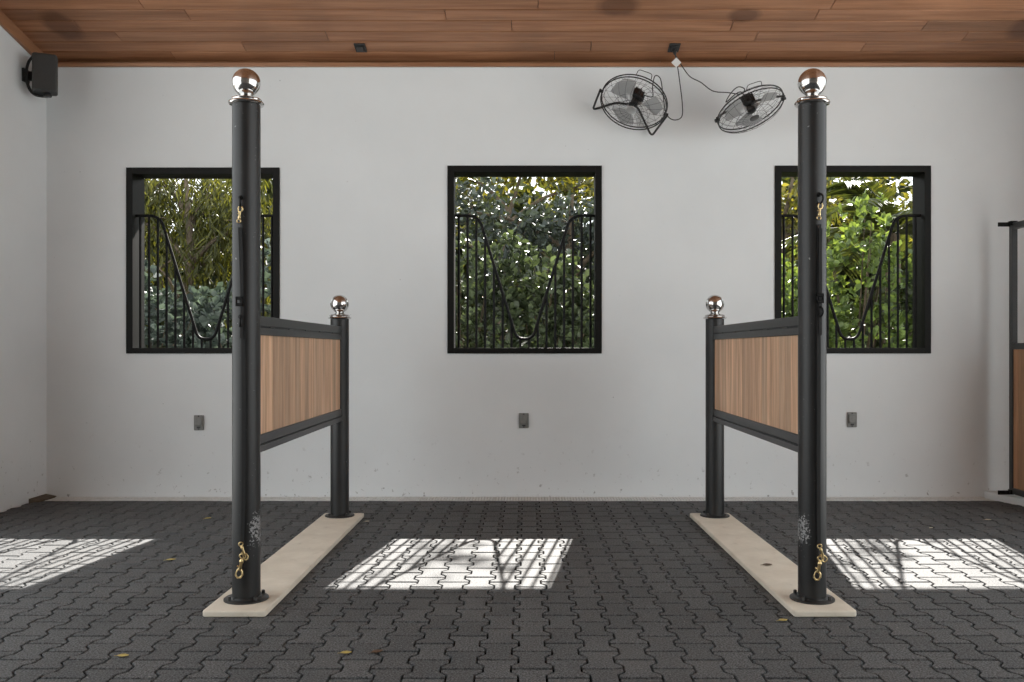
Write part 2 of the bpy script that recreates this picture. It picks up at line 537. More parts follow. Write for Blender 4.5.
# ------------------------------------------------------------------ setting: sloping plank ceiling that runs out into the eave
def ceiling():
    m = MB()
    sl = math.sqrt(1 + .21 ** 2)
    pitch = 0.147
    k = 0
    xa, xb = XL - .18, XR + .18
    y = 7.356 + pitch * 13
    while y > FRONT:
        yb, ya = min(EAVE, y), max(FRONT, y - pitch)
        y -= pitch
        if yb - ya < .02: continue
        yb -= .006; ya += .006
        x = xa - random.uniform(0, 2.2)
        while x < xb:
            ln = random.choice((1.6, 2.1, 2.7, 3.2)) * random.uniform(.9, 1.1)
            p, q = max(x, xa), min(x + ln, xb)
            x += ln
            if q - p < .03: continue
            p += .002; q -= .002
            c = .003
            zo = random.uniform(0, .0012)
            def V(xx, yy, dz): return (xx, yy, ceil_z(yy) + dz + zo)
            bot = [V(p + c * .5, ya + c, 0), V(q - c * .5, ya + c, 0), V(q - c * .5, yb - c, 0), V(p + c * .5, yb - c, 0)]
            mid = [V(p, ya, c), V(q, ya, c), V(q, yb, c), V(p, yb, c)]
            top = [V(p, ya, .02), V(q, ya, .02), V(q, yb, .02), V(p, yb, .02)]
            fs = [(3, 2, 1, 0)]
            for o in (0, 4):
                fs += [(o + i, o + (i + 1) % 4, o + 4 + (i + 1) % 4, o + 4 + i) for i in range(4)]
            m.add(bot + mid + top, fs)
    ce = struct(m.build('ceiling', M['ceil_wood'], smooth=False))
    r = MB()
    def prof(x0, x1, z0, z1, mm):
        mm.prism([(FRONT, ceil_z(FRONT) + z0), (EAVE, ceil_z(EAVE) + z0), (EAVE, ceil_z(EAVE) + z1), (FRONT, ceil_z(FRONT) + z1)], x0, x1, lambda yy, zz, xx: (xx, yy, zz))
    prof(xa, xb, .018, .03, r)
    r.build('backing', M['dark_gap'], ce, smooth=False)
    r2 = MB(); prof(xa - .3, xb + .3, .031, .17, r2)
    r2.build('roof', M['roof'], ce, smooth=False)
ceiling()
t = MB().box(XL + .028, XR, WY - .03, WY, 3.566, 3.598)
struct(t.build('trim_1', M['trim_wood'], bevel=.003))
t = MB().box(XL, XR, WY + .1, WY + WT, 3.576, ceil_z(WY + .1) + .01)
struct(t.build('trim_2', M['trim_wood'], smooth=False))
def slope_trim(name, x0, x1, ye):
    y0, y1 = ye, WY - .0
    poly = [(y0, ceil_z(y0) - .095), (y1, ceil_z(y1) - .095), (y1, ceil_z(y1) + .004), (y0, ceil_z(y0) + .004)]
    return struct(MB().prism(poly, x0, x1, lambda y, z, x: (x, y, z)).build(name, mat_wood(name + '_wood', (0.26, 0.12, 0.06), (0.42, 0.22, 0.12), 1, rough=.4, island=.1), bevel=.003))
slope_trim('trim_3', XL, XL + .028, WALL_END)
slope_trim('trim_4', XR - .028, XR, 6.0)
# low plaster kerb at the foot of the right wall
kb = MB().prism([(3.80, WY), (3.80, 7.33), (3.83, 7.22), (3.88, 7.08), (3.93, 6.85), (3.95, 6.5), (3.95, 5.2), (XR, 5.2), (XR, WY)], -.02, .055)
struct(kb.build('baseboard_right', M['plaster'], bevel=.012, seg=3))
# dark strip in the left corner
kb = MB().prism([(XL, -.02), (XL + .09, -.02), (XL + .09, .012), (XL, .03)], 7.2, WY - .01, lambda x, z, y: (x, y, z))
struct(kb.build('baseboard_left', M['bark'], bevel=.004))

# ------------------------------------------------------------------ windows and their V-shaped guards
def window(n, c):
    y0, y1 = WY - .012, WY + WT + .012
    fw = .052
    fr = MB()
    x0, x1, z0, z1 = c - WIN_HW[n - 1], c + WIN_HW[n - 1], WZ0, WIN_TOP[n - 1]
    fr.box(x0 - .002, x0 + fw, y0, WY + .045, z0 - .002, z1 + .002)
    fr.box(x1 - fw, x1 + .002, y0, WY + .045, z0 - .002, z1 + .002)
    fr.box(x0 + fw, x1 - fw, y0, WY + .045, z1 - fw, z1 + .002)
    fr.box(x0 + fw, x1 - fw, y0, WY + .045, z0 - .002, z0 + fw - .008)
    w = struct(fr.build('window_%d' % n, M['frame'], bevel=.002))
    jb = MB()
    jb.box(x0, x0 + .045, WY + .045, y1, z0, z1)
    jb.box(x1 - .045, x1, WY + .045, y1, z0, z1)
    jb.build('jamb', M['frame'], w, bevel=.002)
    MB().box(x0 + .045, x1 - .045, WY + .045, y1, z1 - .045, z1).build('head', M['frame'], w, bevel=.002)
    MB().box(x0 + .045, x1 - .045, WY + .045, y1 + .02, z0, z0 + .03).build('sill', M['frame'], w, bevel=.002)
def guard_proto():
    g = thing('window_guard', 'x', 'window guard', (0, WY + .07, WZ0 + .03))
    zr = 2.345 - WZ0 - .03; zb = .012
    hw = WHX - .045
    pts = [(-hw, 0, zr), (-.385, 0, zr), (-.083, 0, .128), (-.055, 0, .085), (0, 0, .068), (.055, 0, .085), (.083, 0, .128), (.385, 0, zr), (hw, 0, zr)]
    path = round_path([pts[0], pts[1]] + [(-.066, 0, .088), (.066, 0, .088)] + pts[7:], .095, 8)
    MB().tube(path, .0125, 10).build('top_rail', M['black'], g, angle=60)
    MB().box(-hw, hw, -.01, .012, 0, .006).build('bottom_rail', M['black'], g, bevel=.002)
    def rail_z(x):
        best = zr
        for a, b in zip(path[:-1], path[1:]):
            if min(a.x, b.x) <= x <= max(a.x, b.x) and abs(b.x - a.x) > 1e-6:
                best = a.z + (b.z - a.z) * (x - a.x) / (b.x - a.x)
        return best
    for i in range(16):
        x = (i - 7.5) * .0735
        MB().tube([(x, 0, .01), (x, 0, rail_z(x))], .0102, 8).build('bar', M['black'], g, angle=60)
    return g
for i, c in enumerate(WIN_C): window(i + 1, c)
gp = guard_proto()
glab = ['black barred guard with V dip in the window behind the left tall post',
        'black barred guard with V dip in the middle window, unobstructed by any post',
        'black barred guard with V dip in the window behind the right tall post']
for i, c in enumerate(WIN_C):
    g = gp if i == 0 else copy_tree(gp)
    g.location.x = c
    tag(g, glab[i], 'window guard', 'V-dipped window guards')

# ------------------------------------------------------------------ trench drain along the back wall
dr = thing('trench_drain', 'pale slotted drain grate running along the foot of the back wall', 'drain', (0, 7.37, 0))
x0, x1 = XL + .09, 3.79
m = MB().box(x0, x1, -.095, -.08, -.02, .004).box(x0, x1, .068, .085, -.02, .004)
m.build('frame', M['grate'], dr, bevel=.001)
m = MB()
xx = x0 + .012
while xx < x1 - .01:
    m.box(xx - .0065, xx + .0065, -.08, .068, -.014, .003)
    xx += .0235
m.box(x0, x1, -.01, .0, -.016, .001)
m.build('grate', M['grate'], dr, smooth=False)

# ------------------------------------------------------------------ stone slabs and stall partitions
def slab(x0, x1, label, yaw=0.0):
    cx, hw = (x0 + x1) / 2, (x1 - x0) / 2
    y0, y1 = 4.10, 6.57
    poly = []
    r = .02
    for (sx, sy, a0) in ((1, 1, 0), (-1, 1, 90), (-1, -1, 180), (1, -1, 270)):
        for k in range(5):
            a = math.radians(a0 + 90 * k / 4)
            poly.append((sx * (hw - r) + r * math.cos(a), (y1 - y0) / 2 * sy - sy * r + r * math.sin(a)))
    o = MB().prism(poly, .001, .031).build('stone_slab', M['stone'], bevel=.007, seg=3, loc=(cx, (y0 + y1) / 2, 0))
    o.rotation_euler.z = yaw
    return tag(o, label, 'stone slab', 'stone slabs under the partitions')
slab(-1.474, -1.183, 'long beige stone slab in the floor under the left partition', -.004)
slab(1.207, 1.497, 'long beige stone slab in the floor under the right partition, with a dark leaf', .0123)

PR = .0655
def finial_prof():
    p = [(0.0, .0), (PR, .0), (.072, .001), (.080, .004), (.083, .010), (.080, .016), (.073, .018), (.070, .021), (.072, .026),
         (.069, .031), (.056, .035), (.045, .038), (.034, .042), (.029, .048)]
    R, zc = .066, .110
    a0 = math.asin(.029 / R)
    for k in range(1, 15):
        a = a0 + (PI - a0) * k / 14
        p.append((max(0, R * math.sin(a)) if k < 14 else 0.0, zc - R * math.cos(a)))
    return p
def post(parent, y, h, rings, pm):
    po = MB().lathe([(0, 0), (PR, 0), (PR, h), (0, h)], n=48).build('post', pm, parent, loc=(0, y, 0))
    fl = MB().lathe([(PR - .002, .018), (PR + .006, .016), (PR + .008, .012), (.1, .010), (.104, .007), (.104, 0), (0, 0)], n=48).build('base_flange', M['post'], po)
    for k in range(4):
        a = PI / 4 + k * PI / 2
        MB().lathe([(0, .019), (.006, .019), (.0085, .017), (.0085, .0), (0, 0)], (.088 * math.cos(a), .088 * math.sin(a), .009), n=6).build('bolt', M['bolt'], po)
    MB().lathe(finial_prof(), (0, 0, h), n=48).build('finial', M['chrome'], po, angle=50)
    for (dx, z, rr) in rings:
        yy = -math.sqrt(PR ** 2 - dx ** 2)
        mm = MB()
        mm.lathe([(0, .0), (.011, 0), (.011, .004), (.006, .006), (.006, .016), (0, .016)], (dx, yy, z), 12, Matrix.Rotation(PI / 2, 3, 'X'))
        mm.ring((dx, yy - .013, z - .021), (.93, .35, 0), .023, .0045, 24, 8)
        mm.build('tie_ring', M['black'], po)
    return po
def partition(xc, label, rings):
    p = thing('stall_partition', label, 'partition', (xc, 4.30, .031), 'stall partitions')
    hf, hb = 2.387 - .031, 1.44 - .031
    dy = 2.155
    post(p, 0, hf, rings, M['post_l'] if xc < 0 else M['post_r'])
    post(p, dy, hb, [], M['post'])
    ya, yb = PR * .9, dy - PR * .9
    zt, zb = 1.388 - .031, .715 - .031
    # top rail: a wide cap over a slimmer channel with a groove between
    m = MB().box(-.026, .026, ya, yb, zt - .05, zt).box(-.022, .022, ya, yb, zt - .056, zt - .05).box(-.026, .026, ya, yb, zt - .094, zt - .056)
    m.build('top_rail', M['rail'], p, bevel=.003)
    m = MB().box(-.026, .026, ya, yb, zb + .04, zb + .086).box(-.021, .021, ya, yb, zb + .034, zb + .04).box(-.03, .03, ya, yb, zb, zb + .034)
    m.build('bottom_rail', M['rail'], p, bevel=.003)
    m = MB()
    y = ya + .004
    w = .112
    rr = random.Random(3)
    while y < yb - .01:
        ww = min(w, yb - .002 - y)
        m.box(-.0145, .0145, y + .0008, y + ww - .0008, zb + .08, zt - .09)
        y += ww
    m.build('wood_panel', M['panel_wood'], p, bevel=.0022, seg=1)
    # small slot screws in the rails
    for s in (-1, 1):
        for k in range(5):
            yk = .35 + k * .37
            MB().box(s * .0262 - .0022, s * .0262 + .0022, yk - .045, yk + .045, zt - .0555, zt - .0505).build('slot_clip', M['bolt'], p, smooth=False)
    return p
RL = [(-.006, 1.905, 1), (-.006, 1.345, 1)]
RR = [(.011, 1.92, 1), (.011, 1.39, 1)]
partition(-1.336, 'black post and wood panel partition on the left stone slab', [(a, b, c) for a, b, c in RL])
partition(1.367, 'black post and wood panel partition on the right stone slab', [(a, b, c) for a, b, c in RR]).rotation_euler.z = .006

def snap_hook(mb, c, s=1.0, flip=1, ang=0.0):
    """a bolt snap: swivel eye, ribbed body and open hook, long axis z, about 9 cm"""
    c = Vector(c)
    R = Matrix.Rotation(ang, 3, 'Y')
    def P(x, y, z): return c + R @ Vector((x * s, y * s, z * s * flip))
    mb.tube([P(.011 * math.cos(a), 0, .036 + .009 * math.sin(a)) for a in [2 * PI * k / 16 for k in range(17)]], .0032 * s, 8, False)
    mb.tube([P(0, 0, .026), P(0, 0, .02), P(0, 0, .014), P(0, 0, .008), P(0, 0, -.012), P(0, 0, -.018)], [.0045 * s, .008 * s, .008 * s, .0055 * s, .0062 * s, .005 * s], 12)
    mb.tube([P(0, 0, -.012), P(.009, 0, -.02), P(.013, 0, -.032), P(.008, 0, -.043), P(-.003, 0, -.046), P(-.011, 0, -.039), P(-.012, 0, -.03)], [.0042 * s, .0042 * s, .004 * s, .004 * s, .0038 * s, .0036 * s, .003 * s], 8)
    mb.tube([P(-.0115, 0, -.03), P(-.009, 0, -.018), P(-.003, 0, -.008)], .0026 * s, 8)
    mb.tube([P(-.005, 0, -.006), P(-.013, 0, -.002)], .003 * s, 8)
def cross_tie(xc, dx, ztop, zend, label, lean):
    yf = 4.30 - math.sqrt(PR ** 2 - dx ** 2)
    t = thing('cross_tie', label, 'tie strap', (xc + dx, yf - .014, ztop))
    m = MB(); snap_hook(m, (0, -.002, -.04), .85, -1, .12); m.build('snap_hook', M['brass'], t, angle=60)
    # webbing hanging down the post, doubled in its upper third
    zs, ze = -.1, zend - ztop + .15
    def band(xo, yo, z0, z1, w, sway):
        m = MB(); n = 24; vs = []
        for k in range(n + 1):
            f = k / n; z = z0 + (z1 - z0) * f
            x = xo + sway * math.sin(f * 2.6) ; y = yo + .003 * math.sin(f * 9)
            vs += [(x - w / 2, y, z), (x + w / 2, y, z), (x + w / 2, y + .0035, z), (x - w / 2, y + .0035, z)]
        fs = [(0, 1, 2, 3), (4 * n + 3, 4 * n + 2, 4 * n + 1, 4 * n)]
        for k in range(n):
            for q in range(4): fs.append((4 * k + q, 4 * k + (q + 1) % 4, 4 * k + 4 + (q + 1) % 4, 4 * k + 4 + q))
        return m.add(vs, fs)
    band(0, 0, zs, ze, .017, lean).build('strap', M['webbing'], t)
    band(.004, -.006, zs - .02, -.62, .014, lean * .4).build('strap', M['webbing'], t)
    m = MB().box(-.017, .017, -.013, .002, -.47, -.455).box(-.017, .017, -.013, .002, -.44, -.425).box(-.017, -.012, -.013, .002, -.47, -.425).box(.012, .017, -.013, .002, -.47, -.425)
    m.build('buckle', M['black'], t, bevel=.0015)
    m = MB()
    snap_hook(m, (lean * math.sin(2.6) - .004, -.008, zend - ztop + .055), 1.25, 1, .2)
    snap_hook(m, (lean * math.sin(2.6) + .010, -.012, zend - ztop + .125), .95, 1, -.35)
    m.build('end_snap', M['brass'], t, angle=60)
cross_tie(-1.336, -.006, 1.895 + .0, .155, 'black webbing tie with brass snaps hanging down the left tall post', .02)
cross_tie(1.366, .011, 1.91, .145, 'black webbing tie with brass snaps hanging down the right tall post', -.004)

# ------------------------------------------------------------------ stall gate by the right wall
gt = thing('stall_gate', 'dark steel framed gate with wood lower panel at the right end of the back wall', 'gate', (3.885, 7.20, 0))
L = .8
z0, z1, zm = .075, 2.23, 1.25
m = MB()
m.box(-.022, .022, -.05, 0, z0, z1).box(-.022, .022, -L, -L + .05, z0, z1)
m.box(-.022, .022, -L + .05, -.05, z1 - .05, z1).box(-.022, .022, -L + .05, -.05, z0, z0 + .05)
m.box(-.022, .022, -L + .05, -.05, zm - .025, zm + .025)
m.build('frame', M['rail'], gt, bevel=.004)
m = MB()
y = -L + .05
while y < -.06:
    w = min(.09, -.05 - y); m.box(-.014, .014, y + .001, y + w - .001, z0 + .05, zm - .025); y += w
m.build('wood_panel', M['gate_wood'], gt, bevel=.003, seg=1)
for zc in (z1 - .005, z0 + .01):
    m = MB()
    m.box(-.118, .01, -.02, -.012, zc - .02, zc + .014)
    for xb in (-.095, -.055):
        m.lathe([(0, .006), (.008, .006), (.008, 0), (0, 0)], (xb, -.02, zc - .003), 6, Matrix.Rotation(PI / 2, 3, 'X'))
    m.box(-.03, .022, -.05, -.0, zc - .012, zc + .022)
    m.build('hinge_bracket', M['black'], gt, bevel=.002)

# ------------------------------------------------------------------ outlets on the back wall
ol = [('grey covered wall outlet below the window behind the left tall post', 199.2, 422.6),
      ('grey covered wall outlet below the middle window', 523.8, 420.5),
      ('grey covered wall outlet below the window behind the right tall post', 851.6, 419.6)]
op = None
for lab, px, py in ol:
    p = at(px, py, WY)
    if op is None:
        op = thing('wall_outlet', lab, 'outlet', p)
        MB().box(-.041, .041, -.014, 0, -.0625, .0625).build('cover_plate', M['grey_plastic'], op, bevel=.006, seg=3)
        MB().box(-.03, .03, -.03, -.013, -.028, .046).build('lid', M['grey_plastic'], op, bevel=.008, seg=3)
        MB().box(-.014, .014, -.019, -.012, -.046, -.036).build('latch', M['dark_plastic'], op, bevel=.002)
        for z in (.054, -.054):
            MB().lathe([(0, .003), (.005, .003), (.006, 0), (0, 0)], (0, -.0135, z), 12, Matrix.Rotation(PI / 2, 3, 'X')).build('screw', M['dark_plastic'], op)
        o = op
    else: o = copy_tree(op)
    o.location = p
    tag(o, lab, 'outlet', 'covered outlets on the back wall')

# ------------------------------------------------------------------ speaker in the left corner
SD = 7.1
sp = thing('wall_speaker', 'dark grey wall speaker on a curved bracket in the upper left corner', 'speaker', at(45, 74.5, SD))
RZ = Matrix.Rotation(math.radians(24), 3, 'Z')
def rounded_poly(w, d, r, n=5, bulge=0.0):
    pts = []
    for (sx, sy, a0) in ((1, 1, 0), (-1, 1, 90), (-1, -1, 180), (1, -1, 270)):
        for k in range(n + 1):
            a = math.radians(a0 + 90 * k / n)
            pts.append((sx * (w - r) + r * math.cos(a), sy * (d - r) + r * math.sin(a)))
    return pts
m = MB().prism(rounded_poly(.088, .075, .03), -.148, .148, lambda x, y, z: tuple(RZ @ Vector((x, y, z))))
m.build('cabinet', M['speaker'], sp, bevel=.012, seg=3)
m = MB().prism(rounded_poly(.08, .012, .01), -.138, .138, lambda x, y, z: tuple(RZ @ Vector((x, y - .07, z))))
m.build('speaker_grille', simple('speaker_cloth', (0.045, 0.044, 0.042), .8, var=.25, scale=400), sp, bevel=.006)
lx = XL - sp.location.x
m = MB().tube(smooth_path([(-.02, .02, .155), (-.08, .01, .155), (-.128, .0, .10), (-.148, .0, 0), (-.128, .0, -.10), (-.085, .01, -.155), (-.0, .02, -.168), (.03, .0, -.166)], 6), .0115, 8)
m.lathe([(0, -.012), (.03, -.012), (.032, 0), (.026, .012), (0, .016)], (.02, .0, -.164), 20)
m.build('bracket_bow', M['dark_plastic'], sp, angle=60)
m = MB().box(lx, lx + .02, -.0, .085, -.05, .055).box(lx + .015, -.12, .025, .06, -.035, .035)
m.build('wall_plate', M['dark_plastic'], sp, bevel=.004)

# ------------------------------------------------------------------ small black boxes on the ceiling
def ceiling_box(px, lab, name, cat):
    D = 7.285
    x = (px - VX) / F * D
    o = thing(name, lab, cat, (x, D, ceil_z(D)))
    T = Matrix.Rotation(-math.atan(.21), 4, 'X')
    MB().box(-.045, .045, -.062, .062, -.012, .001, T).build('cover_plate', M['dark_plastic'], o, bevel=.004)
    MB().box(-.03, .03, -.04, .04, -.022, -.011, T).build('socket', M['dark_plastic'], o, bevel=.004)
    return o
ceiling_box(360.5, 'small black blank cover plate on the plank ceiling, left of the middle window', 'ceiling_plate', 'cover plate')
ceiling_box(674, 'small black ceiling outlet with the two fan cords plugged in', 'ceiling_outlet', 'outlet')

# ------------------------------------------------------------------ fans
def fan(label, ctr, n, a, R, stand_pts, cord_pts, blade_rot, tagged):
    n = Vector(n).normalized(); a = Vector(a); a = (a - n * a.dot(n)).normalized(); b = n.cross(a)
    Mx = Matrix((a, b, n)).transposed()
    ctr = Vector(ctr)
    f = thing('drum_fan', label, 'fan', ctr, 'wall fans')
    W = lambda x, y, z: Mx @ Vector((x, y, z))
    dz = .055
    # outer rings
    def guard(sign, depth, name):
        m = MB()
        m.ring(W(0, 0, sign * dz * .25), n, R, .005, 56, 8)
        nb = 22
        for k in range(nb):
            an = 2 * PI * k / nb
            ca, sa = math.cos(an), math.sin(an)
            pts = []
            for q in range(7):
                t = q / 6
                r = R - (R - .05) * t
                tw = .35 * t
                z = sign * (dz * .35 + depth * math.sin(min(1, t * 1.7) * PI / 2))
                pts.append(W(r * math.cos(an + tw), r * math.sin(an + tw), z))
            m.tube(pts, .0011, 5, False)
        for rr, zz in ((R * .93, .35), (R * .55, 1.0), (R * .36, 1.0)):
            m.ring(W(0, 0, sign * (dz * .35 + depth * min(1, (R - rr) / R * 1.7 if rr < R * .6 else .3))), n, rr, .0012, 48, 5)
        return m.build(name, M['fan_black'], f, angle=60)
    guard(1, .065, 'front_guard'); guard(-1, .05, 'rear_guard')
    # badge on the front guard
    m = MB().lathe([(0, .006), (.028, .006), (.038, .002), (.04, -.004), (0, -.004)], (0, 0, 0), 32, Mx)
    m.v = [tuple(Vector(p) + W(0, 0, dz * .35 + .066)) for p in m.v]
    bd = m.build('badge', M['silver'] if tagged else M['badge'], f)
    # motor and hub
    m = MB().lathe([(0, -.125), (.04, -.125), (.052, -.115), (.056, -.09), (.056, -.045), (.045, -.035), (.02, -.03), (.02, -.01), (.036, -.008), (.036, .022), (.02, .03), (0, .03)], (0, 0, 0), 24, Mx)
    for k in range(10):
        an = 2 * PI * k / 10
        T = Mx.to_4x4() @ Matrix.Rotation(an, 4, 'Z')
        m.box(.05, .066, -.004, .004, -.115, -.045, T)
    m.build('motor', M['fan_black'], f)
    for k in range(3):
        m = MB(); an0 = blade_rot + k * 2 * PI / 3
        nu, nv = 10, 8; vs = []
        for i in range(nu + 1):
            u = i / nu; r = .034 + (R * .87 - .034) * u
            half = (.16 + .42 * math.sin(min(1, u * 1.25) * PI / 2)) * (1 - .75 * max(0, (u - .8) / .2) ** 3)
            for j in range(nv + 1):
                v = j / nv * 2 - 1
                an = an0 + half * v * (.62 if u < .2 else 1.0)
                z = .026 * v * (1 - .35 * u) + .006 * (1 - v * v)
                vs.append(W(r * math.cos(an), r * math.sin(an), z))
        fs = [(i * (nv + 1) + j, (i + 1) * (nv + 1) + j, (i + 1) * (nv + 1) + j + 1, i * (nv + 1) + j + 1) for i in range(nu) for j in range(nv)]
        o = m.add(vs, fs).build('blade', M['blade'], f)
        sd = o.modifiers.new('solid', 'SOLIDIFY'); sd.thickness = .0018; sd.offset = 0
    # carry handle on top edge
    an = [-.16, -.12, 0, .12, .16]
    # stand
    P = round_path([Vector(p) - ctr for p in stand_pts], .05, 6)
    MB().tube(P, .0088, 10).build('stand', M['fan_black'], f, angle=60)
    for s in (-1, 1):
        m = MB().lathe([(0, -.02), (.014, -.02), (.016, -.012), (.012, .0), (.012, .016), (0, .016)], (0, 0, 0), 14, Matrix.Rotation(PI / 2, 3, 'Y'))
        m.v = [tuple(Mx @ Vector((p[0] + s * (R + .006), p[1], p[2]))) for p in m.v]
        m.build('pivot_knob', M['fan_black'], f)
    m = MB().tube(smooth_path([W(-.06, R * 1.0, -.015), W(-.055, R + .045, -.02), W(.0, R + .055, -.022), W(.055, R + .045, -.02), W(.06, R * 1.0, -.015)], 5), .003, 6) if False else None
    s = -1 if (Mx @ Vector((0, 1, 0))).z < 0 else 1
    MB().tube(round_path([W(-.06, s * R * .985, -.02), W(-.055, s * (R + .04), -.03), W(.055, s * (R + .04), -.03), W(.06, s * R * .985, -.02)], .03, 5), .0028, 6).build('handle', M['fan_black'], f, angle=60)
    # power cord with plug
    C = smooth_path([Vector(p) - ctr for p in cord_pts], 8)
    c = MB().tube(C, .0042, 8).build('power_cord', M['dark_plastic'], f, angle=60)
    d = (C[-1] - C[-4]).normalized()
    MB().tube([C[-1] - d * .05, C[-1] - d * .045, C[-1] - d * .012, C[-1]], [.006, .013, .015, .015], 12).build('plug', M['dark_plastic'], c)
    if tagged:
        T = Matrix.Translation(at(676.3, 62.5, 7.31) - ctr) @ Matrix.Rotation(PI / 4, 4, 'Y')
        MB().box(-.029, .029, -.0006, .0006, -.029, .029, T).build('warning_tag', M['white_plastic'], c, smooth=False)
    return f
D1 = 7.13
n1 = Vector((-.29, -.50, -.81)); a1 = Vector((.94, 0, -.34))
c1 = at(633.8, 102.8, D1)
wallD = 7.45
st1 = [at(600.5, 89.5, D1), at(592.5, 110, wallD), at(616, 102.5, wallD), at(637, 105.5, wallD), at(651.5, 136.5, wallD - .02), at(667.3, 115.3, D1)]
mot1 = c1 - n1.normalized() * .12
cd1 = [mot1, at(652, 97, 7.3), at(652.5, 87, 7.36), at(655, 76, 7.36), at(660.5, 79, 7.34), at(663, 95, 7.3), at(666, 113, 7.28), at(673, 119.8, 7.3), at(681.5, 117, 7.32), at(682.3, 104, 7.33), at(680, 84, 7.33), at(677.5, 66, 7.33), at(675.2, 55, 7.33), Vector((1.193, 7.275, ceil_z(7.275) - .02))]
fan('black drum fan on the wall left of the other, facing forward, with looped cord', c1, n1, a1, .266, st1, cd1, 2.35, True)
D2 = 7.08
n2 = Vector((.29, -.34, -.89)); a2 = Vector((.952, 0, .307))
c2 = at(750.6, 109.5, D2)
st2 = [at(717, 118, D2), at(722, 114, 7.3), at(738, 106.5, wallD), at(752, 102, wallD), at(772, 97, 7.3), at(784.4, 96.2, D2)]
mot2 = c2 - n2.normalized() * .12
cd2 = [mot2, at(741, 92, 7.2), at(735, 94.5, 7.25), at(726, 102, 7.3), at(731, 93, 7.33), at(738, 87, 7.33), at(744.5, 89, 7.32), at(741, 94, 7.31), at(728, 92.6, 7.33), at(713, 91, 7.35), at(701, 82.5, 7.36), at(690, 76.5, 7.36), at(682, 66, 7.35), at(675.6, 55, 7.335), Vector((1.205, 7.29, ceil_z(7.29) - .02))]
fan('black drum fan on the wall nearest the right tall post, tilted steeply down', c2, n2, a2, .268, st2, cd2, .6, False)

# ------------------------------------------------------------------ fallen leaves
def fallen(px, py, size, mat, rot, lab, z=0.003):
    D = F * (CH - z) / (py - VY)
    x = (px - VX) / F * D
    m = MB()
    n = 7; vs = []; fs = []
    for i in range(n + 1):
        t = i / n
        w = .34 * math.sin(PI * min(1, t * .96 + .02)) ** .8
        cz = .10 * (t - .5) ** 2 + .02
        for j, s in enumerate((-1, 0, 1)): vs.append((size * (t - .5), size * w * s, size * (cz * 1.2 + (.16 * abs(s) * w))))
    for i in range(n):
        for j in range(2): fs.append((3 * i + j, 3 * i + 3 + j, 3 * i + 4 + j, 3 * i + 1 + j))
    m.add(vs, fs)
    m.tube([(-size * .5, 0, size * .045), (-size * .62, 0, size * .05), (-size * .75, size * .04, size * .03)], size * .015, 5)
    o = m.build('fallen_leaf', mat, loc=(x, D, z))
    o.rotation_euler.z = rot
    sd = o.modifiers.new('solid', 'SOLIDIFY'); sd.thickness = .0012
    tag(o, lab, 'leaf', 'fallen leaves')
fallen(171, 560, .055, M['dry_leaf'], .4, 'yellow fallen leaf on the pavers left of the left tall post')
fallen(208, 518.5, .055, M['dry_leaf'], 1.0, 'yellow fallen leaf near the back wall, left of the left partition')
fallen(123, 656, .045, M['dry_leaf'], .1, 'yellowish fallen leaf at lower left on the pavers')
fallen(346, 653, .045, M['dry_leaf'], .2, 'yellow fallen leaf in front of the middle sun patch')
fallen(377, 652, .05, M['brown_leaf'], .6, 'dark brown fallen leaf in front of the middle sun patch')
fallen(783, 620.5, .045, M['dry_leaf'], .3, 'yellow fallen leaf just before the end of the right stone slab')
fallen(767.5, 565, .055, M['brown_leaf'], .2, 'dark fallen leaf lying on the right stone slab', .033)
fallen(988, 520, .05, M['pale_leaf'], .1, 'pale fallen leaf near the stall gate')
fallen(931, 528, .035, M['pale_leaf'], .8, 'pale fallen leaf just behind the right sun patch')
fallen(367, 521.5, .035, M['pale_leaf'], .5, 'pale fallen leaf beside the far end of the left stone slab')

# ------------------------------------------------------------------ garden outside the windows
struct(MB().box(-40, 40, WY + WT, 60, -.3, -.02).build('ground_garden', M['soil'], smooth=False))
struct(MB().box(-40, 40, -60, FRONT, -.3, -.02).box(-40, XL - .2, FRONT, WY - .5, -.3, -.02).box(XR + .2, 40, FRONT, WY - .5, -.3, -.02).build('ground_bounce', M['bounce_ground'], smooth=False))  # pale ground added out of view to bounce light onto ceiling and walls

